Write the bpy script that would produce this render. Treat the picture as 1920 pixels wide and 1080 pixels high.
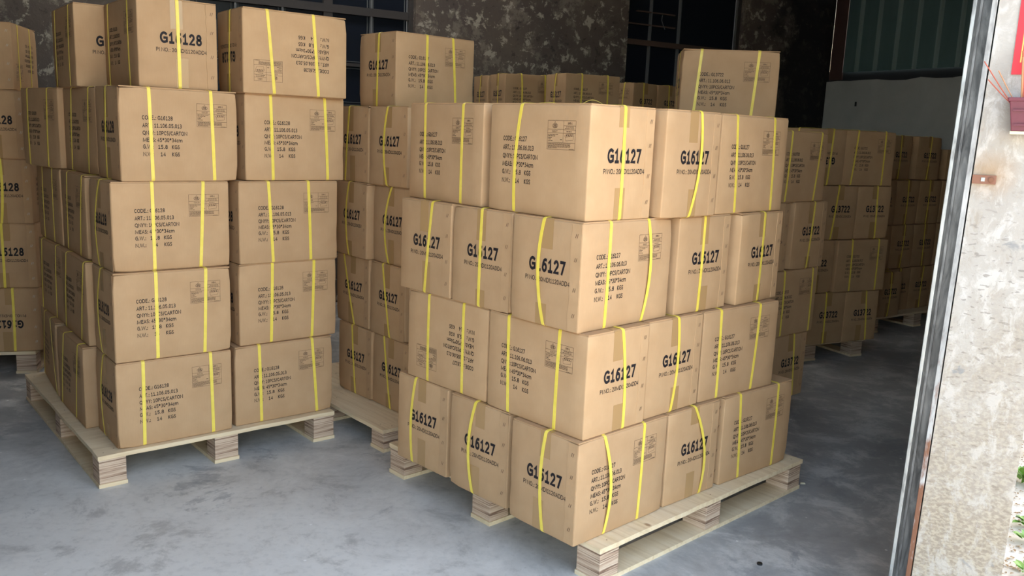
import bpy, bmesh, math, random
from mathutils import Vector, Matrix
random.seed(7)
SC = bpy.context.scene
COL = SC.collection
for o in list(bpy.data.objects): bpy.data.objects.remove(o)

# ------------------------------------------------------------------ camera
F_PX, CAM_H, PITCH, ROLL = 1600.7, 1.3925, -0.1800, 0.0403
cam = bpy.data.cameras.new('camera'); cam.sensor_width = 36.0; cam.lens = F_PX/1920*36.0
cam.clip_start = .05; cam.clip_end = 200
co = bpy.data.objects.new('camera', cam); COL.objects.link(co)
fw = Vector((0, math.cos(PITCH), math.sin(PITCH))); u0 = Vector((0, -math.sin(PITCH), math.cos(PITCH))); r0 = Vector((1, 0, 0))
rt = math.cos(ROLL)*r0 + math.sin(ROLL)*u0; up = math.cos(ROLL)*u0 - math.sin(ROLL)*r0
M = Matrix((rt, up, -fw)).transposed().to_4x4(); M.translation = (0, 0, CAM_H); co.matrix_world = M
SC.camera = co

# ------------------------------------------------------------------ sky, sun, exposure
w = bpy.data.worlds.new('sky'); SC.world = w; w.use_nodes = True
nt = w.node_tree; nt.nodes.clear()
out = nt.nodes.new('ShaderNodeOutputWorld'); bg = nt.nodes.new('ShaderNodeBackground'); sk = nt.nodes.new('ShaderNodeTexSky')
sk.sky_type = 'NISHITA'; sk.sun_disc = False; sk.sun_elevation = math.radians(52); sk.sun_rotation = math.radians(40)
sk.air_density = 1.2; sk.dust_density = 3.0; sk.ozone_density = 1.0
bg.inputs['Strength'].default_value = 0.32
wb = nt.nodes.new('ShaderNodeMix'); wb.data_type = 'RGBA'; wb.blend_type = 'MULTIPLY'; wb.inputs[0].default_value = 1.0; wb.inputs[7].default_value = (1.10, 1.0, .86, 1)
nt.links.new(sk.outputs['Color'], wb.inputs[6]); nt.links.new(wb.outputs[2], bg.inputs['Color']); nt.links.new(bg.outputs['Background'], out.inputs['Surface'])
sun = bpy.data.lights.new('sun', 'SUN'); sun.energy = 2.6; sun.angle = math.radians(1.0); sun.color = (1, .95, .86)
so = bpy.data.objects.new('sun', sun); COL.objects.link(so); so.location = (6, 6, 9)
so.rotation_euler = Vector((.62, .48, 1.0)).to_track_quat('Z', 'Y').to_euler()
vs = SC.view_settings
vs.view_transform = 'Standard'; vs.look = 'None'; vs.gamma = 1.0; vs.use_curve_mapping = False; vs.exposure = 1.9
SC.render.film_transparent = False

# ------------------------------------------------------------------ helpers
def obj(name, me, mat=None, parent=None, loc=None, rot=None):
    o = bpy.data.objects.new(name, me); COL.objects.link(o)
    if mat and me is not None and not me.materials: me.materials.append(mat)
    if parent: o.parent = parent
    if loc: o.location = loc
    if rot: o.rotation_euler = rot
    return o
def empty(name, loc, rz=0.0, sc=None):
    o = bpy.data.objects.new(name, None); COL.objects.link(o); o.location = loc; o.rotation_euler = (0, 0, rz); o.empty_display_size = .1
    if sc: o.scale = sc
    return o
def tag(o, label, cat, group=None):
    o['label'] = label; o['category'] = cat
    if group: o['group'] = group
    return o
def struct(o): o['kind'] = 'structure'; return o
def mesh(name, v, f, smooth=False):
    me = bpy.data.meshes.new(name); me.from_pydata([tuple(p) for p in v], [], f); me.update()
    if smooth:
        for p in me.polygons: p.use_smooth = True
    return me
class MB:
    def __init__(s): s.v = []; s.f = []
    def add(s, v, f):
        n = len(s.v); s.v += [tuple(p) for p in v]; s.f += [tuple(i+n for i in q) for q in f]; return s
    def hexa(s, b, t):      # bottom quad, top quad (ccw from above)
        return s.add(list(b)+list(t), [(3, 2, 1, 0), (4, 5, 6, 7), (0, 1, 5, 4), (1, 2, 6, 5), (2, 3, 7, 6), (3, 0, 4, 7)])
    def box(s, x0, x1, y0, y1, z0, z1):
        return s.hexa([(x0, y0, z0), (x1, y0, z0), (x1, y1, z0), (x0, y1, z0)], [(x0, y0, z1), (x1, y0, z1), (x1, y1, z1), (x0, y1, z1)])
    def slab(s, p, q, th, z0, z1):   # wall slab from p to q (xy), thickness th to the left of p->q
        p = Vector(p); q = Vector(q); d = (q-p).normalized(); n = Vector((-d.y, d.x))*th
        c = [p, q, q+n, p+n]
        return s.hexa([(a.x, a.y, z0) for a in c], [(a.x, a.y, z1) for a in c])
    def tube(s, pts, r, n=6):
        rings = []
        for i, p in enumerate(pts):
            p = Vector(p); a = Vector(pts[max(i-1, 0)]); b = Vector(pts[min(i+1, len(pts)-1)]); d = (b-a).normalized()
            e = d.orthogonal().normalized(); g = d.cross(e)
            rr = r[i] if isinstance(r, (list, tuple)) else r
            rings.append([p+(e*math.cos(2*math.pi*k/n)+g*math.sin(2*math.pi*k/n))*rr for k in range(n)])
        v = [p for q in rings for p in q]; f = []
        for i in range(len(rings)-1):
            for k in range(n): f.append((i*n+k, i*n+(k+1) % n, (i+1)*n+(k+1) % n, (i+1)*n+k))
        f.append(tuple(range(n))[::-1]); f.append(tuple(range((len(rings)-1)*n, len(rings)*n)))
        return s.add(v, f)
    def build(s, name, mat=None, parent=None, smooth=False, bevel=0, **k):
        me = mesh(name, s.v, s.f, smooth)
        if bevel:
            bm = bmesh.new(); bm.from_mesh(me); bmesh.ops.bevel(bm, geom=bm.edges[:], offset=bevel, segments=2, profile=.6, affect='EDGES'); bm.to_mesh(me); bm.free()
        return obj(name, me, mat, parent, **k)

# ------------------------------------------------------------------ materials
MATS = {}
def mat(name, col, rough=.7, metal=0.0, spec=.5):
    m = bpy.data.materials.new(name); m.use_nodes = True
    b = m.node_tree.nodes['Principled BSDF']
    b.inputs['Base Color'].default_value = (*col, 1); b.inputs['Roughness'].default_value = rough; b.inputs['Metallic'].default_value = metal
    b.inputs['Specular IOR Level'].default_value = spec
    MATS[name] = m; return m
class NT:
    def __init__(s, m): s.t = m.node_tree; s.b = s.t.nodes['Principled BSDF']
    def n(s, typ, **k):
        o = s.t.nodes.new(typ)
        for a, v in k.items():
            if hasattr(o, a): setattr(o, a, v)
            else: o.inputs[a.replace('_', ' ')].default_value = v
        return o
    def l(s, a, b): s.t.links.new(a, b)
    def coord(s, kind='Object', scale=(1, 1, 1), rot=(0, 0, 0)):
        tc = s.n('ShaderNodeTexCoord'); mp = s.n('ShaderNodeMapping'); mp.inputs['Scale'].default_value = scale; mp.inputs['Rotation'].default_value = rot
        s.l(tc.outputs[kind], mp.inputs['Vector']); return mp.outputs['Vector']
    def noise(s, vec, scale, detail=4, rough=.55, dist=0.0):
        o = s.n('ShaderNodeTexNoise'); o.inputs['Scale'].default_value = scale; o.inputs['Detail'].default_value = detail; o.inputs['Roughness'].default_value = rough; o.inputs['Distortion'].default_value = dist
        s.l(vec, o.inputs['Vector']); return o.outputs['Fac']
    def ramp(s, fac, stops, interp='LINEAR'):
        o = s.n('ShaderNodeValToRGB'); cr = o.color_ramp; cr.interpolation = interp
        while len(cr.elements) < len(stops): cr.elements.new(.5)
        for e, (p, c) in zip(cr.elements, stops):
            e.position = p; e.color = (*c, 1) if len(c) == 3 else c
        s.l(fac, o.inputs['Fac']); return o.outputs['Color']
    def mix(s, fac, a, b, mode='MIX'):
        o = s.n('ShaderNodeMix'); o.data_type = 'RGBA'; o.blend_type = mode
        for v, i in ((fac, 0), (a, 6), (b, 7)):
            if isinstance(v, (int, float)): o.inputs[i].default_value = v
            elif isinstance(v, tuple): o.inputs[i].default_value = (*v, 1)
            else: s.l(v, o.inputs[i])
        return o.outputs[2]
    def color(s, c): s.l(c, s.b.inputs['Base Color'])
    def bump(s, h, strength=.3, dist=.01):
        o = s.n('ShaderNodeBump'); o.inputs['Strength'].default_value = strength; o.inputs['Distance'].default_value = dist
        s.l(h, o.inputs['Height']); s.l(o.outputs['Normal'], s.b.inputs['Normal'])
g3 = lambda v: (v, v, v)

# kraft cardboard
m = mat('cardboard', (.52, .33, .18), .75, spec=.25); t = NT(m)
v = t.coord('Object'); oi = t.n('ShaderNodeObjectInfo')
a = t.ramp(t.noise(v, 9, 3), [(.3, (.475, .298, .160)), (.7, (.530, .343, .192))])
fib = t.noise(t.coord('Object', (60, 60, 6)), 5, 3, .7)
a = t.mix(t.ramp(fib, [(.35, g3(0)), (.75, g3(.16))]), a, (.42, .26, .135))
tone = t.ramp(oi.outputs['Random'], [(0, (.92, .91, .90)), (1, (1.05, 1.04, 1.02))])
a = t.mix(1.0, a, tone, 'MULTIPLY'); t.color(a)
t.bump(t.noise(t.coord('Object', (40, 40, 3)), 4, 2, .5), .12, .002)
m = mat('flap', (.47, .29, .155), .8, spec=.2)
m = mat('ink', (.018, .015, .018), .6, spec=.2)
m = mat('fine_ink', (.085, .05, .035), .6, spec=.2)
m = mat('staple_mark', (.12, .06, .035), .55)
m = mat('staple_metal', (.6, .58, .52), .3, .9)
m = mat('tape', (.42, .255, .115), .22, spec=.6)
m = mat('strap', (.86, .70, .055), .38, spec=.5); t = NT(m)
t.color(t.ramp(t.noise(t.coord('Object'), 30, 2), [(.3, (.82, .635, .08)), (.7, (.90, .72, .12))]))
m.node_tree.nodes['Principled BSDF'].inputs['Subsurface Weight'].default_value = 0.0
# plywood deck
m = mat('plywood', (.62, .5, .34), .65); t = NT(m)
v = t.coord('Object', (2.2, 30, 30)); n1 = t.noise(v, 1.6, 5, .6, .4)
c = t.ramp(n1, [(.25, (.64, .47, .28)), (.5, (.79, .62, .40)), (.8, (.84, .70, .50))])
st = t.noise(t.coord('Object', (1, 1, 1)), 5, 4, .6)
c = t.mix(t.ramp(st, [(.60, g3(0)), (.74, g3(.45))]), c, (.50, .40, .25))
kn = t.n('ShaderNodeTexVoronoi'); kn.inputs['Scale'].default_value = 5.0; t.l(t.coord('Object', (1, 1.6, .2)), kn.inputs['Vector'])
c = t.mix(t.ramp(kn.outputs['Distance'], [(.04, g3(.8)), (.09, g3(0))]), c, (.26, .13, .06))
t.color(c); t.bump(n1, .25, .003)
# laminated block
m = mat('laminate', (.5, .36, .24), .75); t = NT(m)
n1 = t.noise(t.coord('Object', (3, 3, 130)), 1.3, 2, .6, .2); n2 = t.noise(t.coord('Object', (8, 8, 60)), 2, 4, .6)
c = t.ramp(n1, [(.36, (.17, .095, .06)), (.43, (.44, .295, .20)), (.52, (.58, .415, .295)), (.64, (.70, .545, .40))])
c = t.mix(t.ramp(n2, [(.5, g3(0)), (.75, g3(.4))]), c, (.40, .24, .16))
t.color(c); t.bump(n1, .5, .004)
# concrete floor, worn cement, colour lifted left of the doorway to imitate brighter light
m = mat('floor_concrete', (.3, .3, .29), .55, spec=.4); t = NT(m)
v = t.coord('Object')
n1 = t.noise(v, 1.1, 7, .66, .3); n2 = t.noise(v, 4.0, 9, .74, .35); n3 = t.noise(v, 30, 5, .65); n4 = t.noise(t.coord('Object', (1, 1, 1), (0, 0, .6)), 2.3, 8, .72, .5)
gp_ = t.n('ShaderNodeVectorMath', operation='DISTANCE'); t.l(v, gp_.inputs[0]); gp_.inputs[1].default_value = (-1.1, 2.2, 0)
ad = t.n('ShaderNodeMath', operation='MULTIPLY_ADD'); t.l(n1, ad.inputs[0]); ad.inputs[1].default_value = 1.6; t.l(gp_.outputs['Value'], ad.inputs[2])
mr_lit = t.n('ShaderNodeMapRange'); t.l(ad.outputs[0], mr_lit.inputs['Value']); mr_lit.inputs['From Min'].default_value = 3.1; mr_lit.inputs['From Max'].default_value = 1.5
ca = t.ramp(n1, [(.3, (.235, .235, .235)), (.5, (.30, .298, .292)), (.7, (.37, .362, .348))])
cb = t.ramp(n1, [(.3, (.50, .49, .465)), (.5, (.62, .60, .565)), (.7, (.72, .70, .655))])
c = t.mix(mr_lit.outputs[0], ca, cb)
c = t.mix(t.ramp(n2, [(.48, g3(0)), (.60, g3(.5))]), c, (.70, .68, .64))
c = t.mix(t.ramp(n2, [(.37, g3(.5)), (.46, g3(0))]), c, (.24, .235, .225))
c = t.mix(t.ramp(n4, [(.575, g3(0)), (.62, g3(.5))]), c, (.21, .215, .225))
c = t.mix(t.ramp(n3, [(.5, g3(.0)), (.8, g3(.35))]), c, (.25, .25, .245))
sp = t.n('ShaderNodeTexVoronoi'); sp.inputs['Scale'].default_value = 8; sp.inputs['Randomness'].default_value = 1; t.l(v, sp.inputs['Vector'])
c = t.mix(t.ramp(sp.outputs['Distance'], [(.03, g3(.9)), (.05, g3(0))]), c, (.78, .77, .74))
t.color(c); t.bump(n2, .15, .004)
r = t.ramp(n2, [(.3, g3(.42)), (.7, g3(.62))]); t.l(r, t.b.inputs['Roughness'])
# soot stained back wall with peeling plaster
m = mat('stained_wall', (.06, .05, .05), .85, spec=.2); t = NT(m)
v = t.coord('Object')
n1 = t.noise(v, 1.3, 6, .6, .2); n2 = t.noise(v, 3.4, 10, .76, .15); n3 = t.noise(v, 8.5, 8, .72, .25)
c = t.ramp(n1, [(.3, (.085, .072, .072)), (.55, (.135, .112, .098)), (.75, (.19, .155, .13))])
pe = t.ramp(n2, [(.53, g3(0)), (.57, g3(.45)), (.68, g3(.75))])
c = t.mix(pe, c, (.30, .265, .225))
c = t.mix(t.ramp(n3, [(.56, g3(0)), (.60, g3(.75))]), c, (.50, .46, .39))
c = t.mix(t.ramp(n3, [(.34, g3(.8)), (.42, g3(0))]), c, (.045, .04, .042))
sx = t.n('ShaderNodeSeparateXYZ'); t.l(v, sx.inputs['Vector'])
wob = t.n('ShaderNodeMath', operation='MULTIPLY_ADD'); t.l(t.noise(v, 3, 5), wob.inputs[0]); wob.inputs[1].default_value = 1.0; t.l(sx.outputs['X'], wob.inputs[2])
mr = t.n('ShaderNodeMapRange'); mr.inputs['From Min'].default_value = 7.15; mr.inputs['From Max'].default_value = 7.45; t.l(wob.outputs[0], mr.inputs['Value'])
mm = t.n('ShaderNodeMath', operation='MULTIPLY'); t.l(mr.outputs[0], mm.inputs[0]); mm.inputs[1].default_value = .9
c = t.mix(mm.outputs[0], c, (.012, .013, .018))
t.color(c); t.bump(n2, .6, .02)
# grey plaster
m = mat('plaster', (.33, .34, .33), .85, spec=.2); t = NT(m)
v = t.coord('Object'); n1 = t.noise(v, 2.2, 6, .6, .4)
t.color(t.ramp(n1, [(.3, (.42, .44, .43)), (.7, (.54, .55, .53))])); t.bump(t.noise(v, 9, 5), .2, .006)
m = mat('steel_sheet', (.055, .105, .105), .55, .0, .4); t = NT(m)
t.color(t.ramp(t.noise(t.coord('Object', (4, 4, .6)), 2, 4), [(.3, (.085, .155, .160)), (.7, (.115, .190, .190))]))
m = mat('steel_rib', (.24, .33, .325), .5, .0, .4)
m = mat('black_beam', (.012, .013, .018), .8)
m = mat('brick_edge', (.085, .045, .04), .85)
m = mat('window_wood', (.045, .040, .040), .7)
m = mat('window_wood_brown', (.10, .065, .05), .7)
m = mat('window_bead', (.14, .15, .16), .5)
m = mat('pane', (.010, .014, .024), .3, spec=.25)
m = mat('dark_plaster', (.26, .25, .24), .9)
m = mat('yard_wall', (.16, .155, .15), .9)
m = mat('roof_sheet', (.36, .36, .36), .8)
m = mat('skylight_sheet', (.8, .8, .78), .6); t = NT(m)
tr = t.n('ShaderNodeBsdfTranslucent'); tr.inputs['Color'].default_value = (.85, .87, .86, 1)
t.l(tr.outputs['BSDF'], t.t.nodes['Material Output'].inputs['Surface'])
# weathered, chipped white render on the door jamb
m = mat('white_render', (0.410, 0.380, 0.353), .85, spec=.2); t = NT(m)
v = t.coord('Object'); n1 = t.noise(v, 5, 5, .6); n2 = t.noise(t.coord('Object', (1, 1, .6)), 20, 8, .72, .4)
n3 = t.noise(t.coord('Object', (1, 1, 2.6), (0, .35, 0)), 40, 3, .5, .2); n5 = t.noise(t.coord('Object', (1, 1, 1.6), (0, .3, 0)), 75, 4, .6, .4)
c = t.ramp(n1, [(.3, (0.349, 0.315, 0.280)), (.6, (0.431, 0.400, 0.368))])
c = t.mix(t.ramp(n2, [(.50, g3(0)), (.60, g3(.85))]), c, (0.513, 0.484, 0.457))
c = t.mix(t.ramp(n2, [(.33, g3(.55)), (.43, g3(0))]), c, (0.298, 0.250, 0.196))
sx = t.n('ShaderNodeSeparateXYZ'); t.l(v, sx.inputs['Vector'])
mrc = t.n('ShaderNodeMapRange'); mrc.inputs['From Min'].default_value = 1.34; mrc.inputs['From Max'].default_value = 1.10; mrc.inputs['To Min'].default_value = .1; t.l(sx.outputs['Z'], mrc.inputs['Value'])
chip = t.n('ShaderNodeMath', operation='MULTIPLY'); t.l(t.ramp(n3, [(.60, g3(0)), (.63, g3(.65))]), chip.inputs[0]); t.l(mrc.outputs[0], chip.inputs[1])
c = t.mix(chip.outputs[0], c, (0.205, 0.185, 0.167))
wob = t.n('ShaderNodeMath', operation='MULTIPLY_ADD'); t.l(n1, wob.inputs[0]); wob.inputs[1].default_value = .8; t.l(sx.outputs['Z'], wob.inputs[2])
mr = t.n('ShaderNodeMapRange'); mr.inputs['From Min'].default_value = 1.45; mr.inputs['From Max'].default_value = .75; mr.inputs['To Max'].default_value = 1; t.l(wob.outputs[0], mr.inputs['Value'])
low = t.mix(t.ramp(n5, [(.42, g3(0)), (.56, g3(1))]), (0.431, 0.360, 0.265), (0.277, 0.220, 0.162))
low = t.mix(t.ramp(n2, [(.50, g3(0)), (.60, g3(.7))]), low, (0.472, 0.430, 0.383))
ml = t.n('ShaderNodeMath', operation='MULTIPLY'); t.l(mr.outputs[0], ml.inputs[0]); ml.inputs[1].default_value = .8
c = t.mix(ml.outputs[0], c, low)
c = t.mix(t.ramp(t.noise(v, 11, 5, .6, .6), [(.66, g3(0)), (.70, g3(.8))]), c, (0.246, 0.245, 0.245))
ru = t.n('ShaderNodeVectorMath', operation='DISTANCE'); t.l(v, ru.inputs[0]); ru.inputs[1].default_value = (.045, 0, 1.335)
mr2 = t.n('ShaderNodeMapRange'); t.l(ru.outputs['Value'], mr2.inputs['Value']); mr2.inputs['From Min'].default_value = .075; mr2.inputs['From Max'].default_value = .01; mr2.inputs['To Max'].default_value = .6
c = t.mix(mr2.outputs[0], c, (0.369, 0.220, 0.098))
t.color(c); t.bump(n2, .5, .006)
m = mat('track_steel', (.42, .43, .43), .45, .55); t = NT(m)
n1 = t.noise(t.coord('Object', (8, 8, 1.5)), 6, 6, .65)
t.color(t.ramp(n1, [(.35, (.16, .16, .16)), (.5, (.33, .34, .34)), (.7, (.43, .44, .43))]))
m = mat('track_grime', (.10, .10, .10), .5, .3); t = NT(m)
n1 = t.noise(t.coord('Object', (10, 10, 2.2)), 4, 6, .6, 1)
t.color(t.ramp(n1, [(.32, (.035, .035, .037)), (.5, (.11, .11, .11)), (.72, (.21, .21, .21))]))
m = mat('track_rust', (.4, .3, .25), .7, .1); t = NT(m)
n1 = t.noise(t.coord('Object', (10, 10, 2.5)), 5, 6, .65)
c = t.ramp(n1, [(.35, (.22, .215, .21)), (.5, (.36, .355, .35)), (.66, (.46, .455, .45))])
sx = t.n('ShaderNodeSeparateXYZ'); t.l(t.coord('Object'), sx.inputs['Vector'])
wob = t.n('ShaderNodeMath', operation='MULTIPLY_ADD'); t.l(n1, wob.inputs[0]); wob.inputs[1].default_value = 1.6; t.l(sx.outputs['Z'], wob.inputs[2])
mr = t.n('ShaderNodeMapRange'); mr.inputs['From Min'].default_value = 1.55; mr.inputs['From Max'].default_value = 1.25; t.l(wob.outputs[0], mr.inputs['Value'])
t.color(t.mix(mr.outputs[0], c, (.20, .085, .045)))
m = mat('rust', (.24, .11, .07), .75, .1)
m = mat('red_paper', (.62, .02, .035), .55)
m = mat('gold_print', (.75, .5, .12), .45)
m = mat('red_plastic', (.13, .016, .035), .4)
m = mat('incense_red', (.45, .10, .06), .7)
m = mat('incense_brown', (.50, .24, .12), .7)
m = mat('ground_concrete', (.55, .52, .46), .85); t = NT(m)
n1 = t.noise(t.coord('Object'), 3, 7, .65)
t.color(t.ramp(n1, [(.3, (.42, .37, .29)), (.6, (.60, .57, .51))]))
m = mat('leaf_green', (.15, .30, .045), .5); m = mat('dry_leaf', (.32, .22, .12), .8)
m = mat('chip', (.65, .58, .4), .7)
m = mat('rubber_black', (.01, .01, .01), .5)

# ------------------------------------------------------------------ the building
YAW = math.radians(30); CEIL = 3.5
BW = (-3.25, 5.629)                      # foot of the back wall frame; local x runs along the wall
def in_back(x, y, z): return (BW[0]+x*math.cos(YAW)-y*math.sin(YAW), BW[1]+x*math.sin(YAW)+y*math.cos(YAW), z)
KX, KY = 3.27, 9.394                     # corner of back and right wall
P0 = (1.2095, 2.30)                      # inner edge of the door jamb
DOOR_L = -.5
SL = -2.8                                # left wall position along the back wall
W1 = (1.08, 2.775, 1.25, 2.80); W2 = (4.86, 6.27, 1.25, 2.86)
mb = MB(); T = .26
for a, b, z0, z1 in ((SL, W1[0], 0, CEIL), (W1[0], W1[1], 0, W1[2]), (W1[0], W1[1], W1[3], CEIL), (W1[1], W2[0], 0, CEIL),
                     (W2[0], W2[1], 0, W2[2]), (W2[0], W2[1], W2[3], CEIL), (W2[1], 7.56, 0, CEIL)):
    mb.box(a, b, 0, T, z0, z1)
back = struct(mb.build('wall_back', MATS['stained_wall'], loc=(*BW, 0), rot=(0, 0, YAW)))
def window(name, x0, x1, z0, z1, cols, rows, thick_c, thick_r, extra):
    root = struct(empty(name, (*in_back(x0, 0, 0)[:2], z0), YAW))
    W_, H_ = x1-x0, z1-z0
    fr = MB(); e = .035
    fr.box(0, e, .05, .13, 0, H_); fr.box(W_-e, W_, .05, .13, 0, H_); fr.box(e, W_-e, .05, .13, 0, e); fr.box(e, W_-e, .05, .13, H_-e, H_)
    fr.build('window_frame', MATS['window_wood'], root)
    cs = [e]+[c-x0 for c in cols]+[W_-e]; rs = [e]+[r-z0 for r in rows]+[H_-e]
    for i, c in enumerate(cols):
        h = thick_c[i]; MB().box(c-x0-h, c-x0+h, .06, .12, e, H_-e).build('mullion', MATS['window_wood' if h > .02 else 'window_bead'], root)
    for i, r in enumerate(rows):
        h = thick_r[i]; MB().box(e, W_-e, .055, .125, r-z0-h, r-z0+h).build('transom', MATS['window_wood_brown' if h > .018 and name == 'window_2' else 'window_wood'], root)
    for i in range(len(cs)-1):
        for j in range(len(rs)-1):
            p = MB().box(cs[i]+.004, cs[i+1]-.004, .095, .101, rs[j]+.004, rs[j+1]-.004).build('pane', MATS['pane'], root)
            b = MB(); x_0, x_1, z_0, z_1 = cs[i]+.022, cs[i+1]-.022, rs[j]+.024, rs[j+1]-.024; k = .0045
            b.box(x_0, x_0+k, .086, .096, z_0, z_1); b.box(x_1-k, x_1, .086, .096, z_0, z_1); b.box(x_0+k, x_1-k, .086, .096, z_0, z_0+k); b.box(x_0+k, x_1-k, .086, .096, z_1-k, z_1)
            if extra(i, j): b.build('glazing_bead', MATS['window_bead'], p)
    return root
window('window_1', *W1, [1.40, 1.74, 2.085, 2.43], [1.55, 1.86, 2.265], [.008, .008, .035, .008], [.012, .012, .03], lambda i, j: True)
w2 = window('window_2', *W2, [5.17, 5.515], [1.75, 2.262], [.006, .006], [.014, .024], lambda i, j: False)
for a, b, z in ((4.90, 5.46, 2.425), (5.0, 5.45, 2.54)): MB().box(a-W2[0], b-W2[0], .06, .085, z-W2[2]-.006, z-W2[2]+.006).build('bar', MATS['window_wood_brown'], w2)
MB().box(6.205-W2[0], 6.22-W2[0], .045, .06, .05, W2[3]-W2[2]-.05).build('bright_bead', MATS['window_bead'], w2)
MB().tube([(5.29-W2[0], .055, 2.53-W2[2]), (5.28-W2[0], .05, 2.48-W2[2]), (5.30-W2[0], .05, 2.44-W2[2]), (5.33-W2[0], .055, 2.40-W2[2])], .004).build('hook_wire', MATS['window_bead'], w2)

RW = math.radians(-60)
mb = MB(); z = 2.06; N = 16; L_ = 5.2                 # plaster with an uneven top edge
random.seed(3)
tops = [z+random.uniform(-.012, .015) for _ in range(N*2+1)]
for i in range(N*2):
    a, b = -.02+i*L_/(N*2), -.02+(i+1)*L_/(N*2)
    mb.hexa([(a, 0, 0), (b, 0, 0), (b, .2, 0), (a, .2, 0)], [(a, 0, tops[i]), (b, 0, tops[i+1]), (b, .2, tops[i+1]), (a, .2, tops[i])])
wr = struct(mb.build('wall_right', MATS['plaster'], loc=(KX, KY, 0), rot=(0, 0, RW)))
MB().box(-.02, 5.18, .05, .2, 2.04, 2.16).build('beam', MATS['black_beam'], wr)
MB().box(.0, .165, .032, .2, 2.075, CEIL).build('brick_pier', MATS['brick_edge'], wr)
MB().box(.40, .414, -.012, .01, 1.80, 1.845).build('wall_hole_cover', MATS['black_beam'], wr)
for k in range(9):
    a = .17+k*.222
    mb = MB(); mb.box(a, a+.222, .03, .034, 2.15, CEIL)
    sh = mb.build('sheet_panel', MATS['steel_sheet'], wr)
    x = a+.172
    MB().hexa([(x-.026, .031, 2.15), (x-.01, .006, 2.15), (x+.010, .006, 2.15), (x+.026, .031, 2.15)], [(x-.026, .031, CEIL), (x-.01, .006, CEIL), (x+.010, .006, CEIL), (x+.026, .031, CEIL)]).build('rib', MATS['steel_rib'], sh)

JW = math.radians(-30)
lean = lambda z: .0155*(z-1.02)
mb = MB()
for i in range(10):
    z0, z1 = i*CEIL/10-.02, (i+1)*CEIL/10-.02
    mb.hexa([(lean(z0), 0, z0), (.207, 0, z0), (.207, 6.75, z0), (lean(z0), 6.75, z0)], [(lean(z1), 0, z1), (.207, 0, z1), (.207, 6.75, z1), (lean(z1), 6.75, z1)])
jamb = struct(mb.build('wall_front', MATS['white_render'], loc=(*P0, 0), rot=(0, 0, JW)))
def leaned(x0, x1, y0, y1, z0, z1):
    return MB().hexa([(x0+lean(z0), y0, z0), (x1+lean(z0), y0, z0), (x1+lean(z0), y1, z0), (x0+lean(z0), y1, z0)],
                     [(x0+lean(z1), y0, z1), (x1+lean(z1), y0, z1), (x1+lean(z1), y1, z1), (x0+lean(z1), y1, z1)])
trk = empty('door_track', (*P0, 0), JW)
tag(trk, 'tall grimy steel shutter track running up the white door jamb', 'door track')
leaned(-.060, -.0505, -.006, .055, 0, 3.0).build('outer_lip', MATS['track_steel'], trk, bevel=.0015)
leaned(-.0505, -.016, .022, .027, 0, 3.0).build('channel', MATS['track_grime'], trk)
leaned(-.043, -.037, .010, .024, 0, 3.0).build('guide_rail', MATS['track_grime'], trk)
leaned(-.016, -.0035, -.008, .055, 0, 3.0).build('inner_lip', MATS['track_rust'], trk, bevel=.0015)
# lintel, left wall, ceiling, floor, outdoor ground
PL = in_back(SL, 0, 0); d30 = Vector((math.cos(YAW), math.sin(YAW)))
nb = Vector((-math.sin(YAW), math.cos(YAW)))
P1 = Vector(P0)+.207*Vector((math.cos(JW), math.sin(JW)))
s1 = P1.dot(d30); off = P1.dot(nb)
PD = d30*SL+nb*off                       # left end of the door opening
struct(MB().slab((PD.x, PD.y), (P1.x, P1.y), .25, 3.3, CEIL).build('wall_lintel', MATS['dark_plaster']))
PE = d30*DOOR_L+nb*off
struct(MB().slab((PD.x, PD.y), (PE.x, PE.y), .25, 0, 3.3).build('wall_front_left_added', MATS['dark_plaster']))  # unseen wall added to narrow the opening and cut daylight from the left
struct(MB().slab((PD.x, PD.y), (PL[0], PL[1]), .2, 0, CEIL).build('wall_left', MATS['dark_plaster']))
KC = Vector((KX, KY)); e1 = KC+Vector((.5, -.866))*2.6
poly = [(PD.x-.2, PD.y), (P1.x, P1.y), (P1.x+3.6, P1.y+6.0), (KX+.3, KY+.2), (PL[0]-.3, PL[1]+.1)]
def bf(s, d): q = d30*s+nb*(6.5+d); return (q.x, q.y)          # back wall frame -> world
SK = (.2, 3.2, -.95, -.5)             # translucent roof sheets above the rear rows
cm = MB()
for a, b, c, d in ((SL-.2, 7.9, -.0, .3), (SL-.2, SK[0], SK[2], 0), (SK[1], 7.9, SK[2], 0), (SK[0], SK[1], SK[3], 0), (SL-.2, 7.9, -5.3, SK[2])):
    q = [bf(a, c), bf(b, c), bf(b, d), bf(a, d)]; cm.hexa([(*t_, CEIL) for t_ in q], [(*t_, CEIL+.08) for t_ in q])
struct(cm.build('ceiling', MATS['roof_sheet']))
for k in range(3):
    a = SK[0]+(SK[1]-SK[0])*k/3; b = SK[0]+(SK[1]-SK[0])*(k+1)/3
    q = [bf(a-.08, SK[2]-.15), bf(b+.08, SK[2]-.15), bf(b+.08, SK[3]+.15), bf(a-.08, SK[3]+.15)]
    struct(MB().add([(*t_, CEIL+.084+.003*k) for t_ in q], [(0, 1, 2, 3)]).build(f'window_{k+3}', MATS['skylight_sheet']))
pf = [(PD.x-.2, PD.y-.1), (P1.x-.02, P1.y-.02), (P1.x+3.45, P1.y+6.0), (KX+.25, KY+.2), (PL[0]-.3, PL[1]+.1)]
struct(MB().add([(x, y, 0) for x, y in pf]+[(x, y, -.12) for x, y in pf], [(0, 1, 2, 3, 4), (9, 8, 7, 6, 5)]+[((i+1) % 5, i, i+5, (i+1) % 5+5) for i in range(5)]).build('floor', MATS['floor_concrete']))
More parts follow.
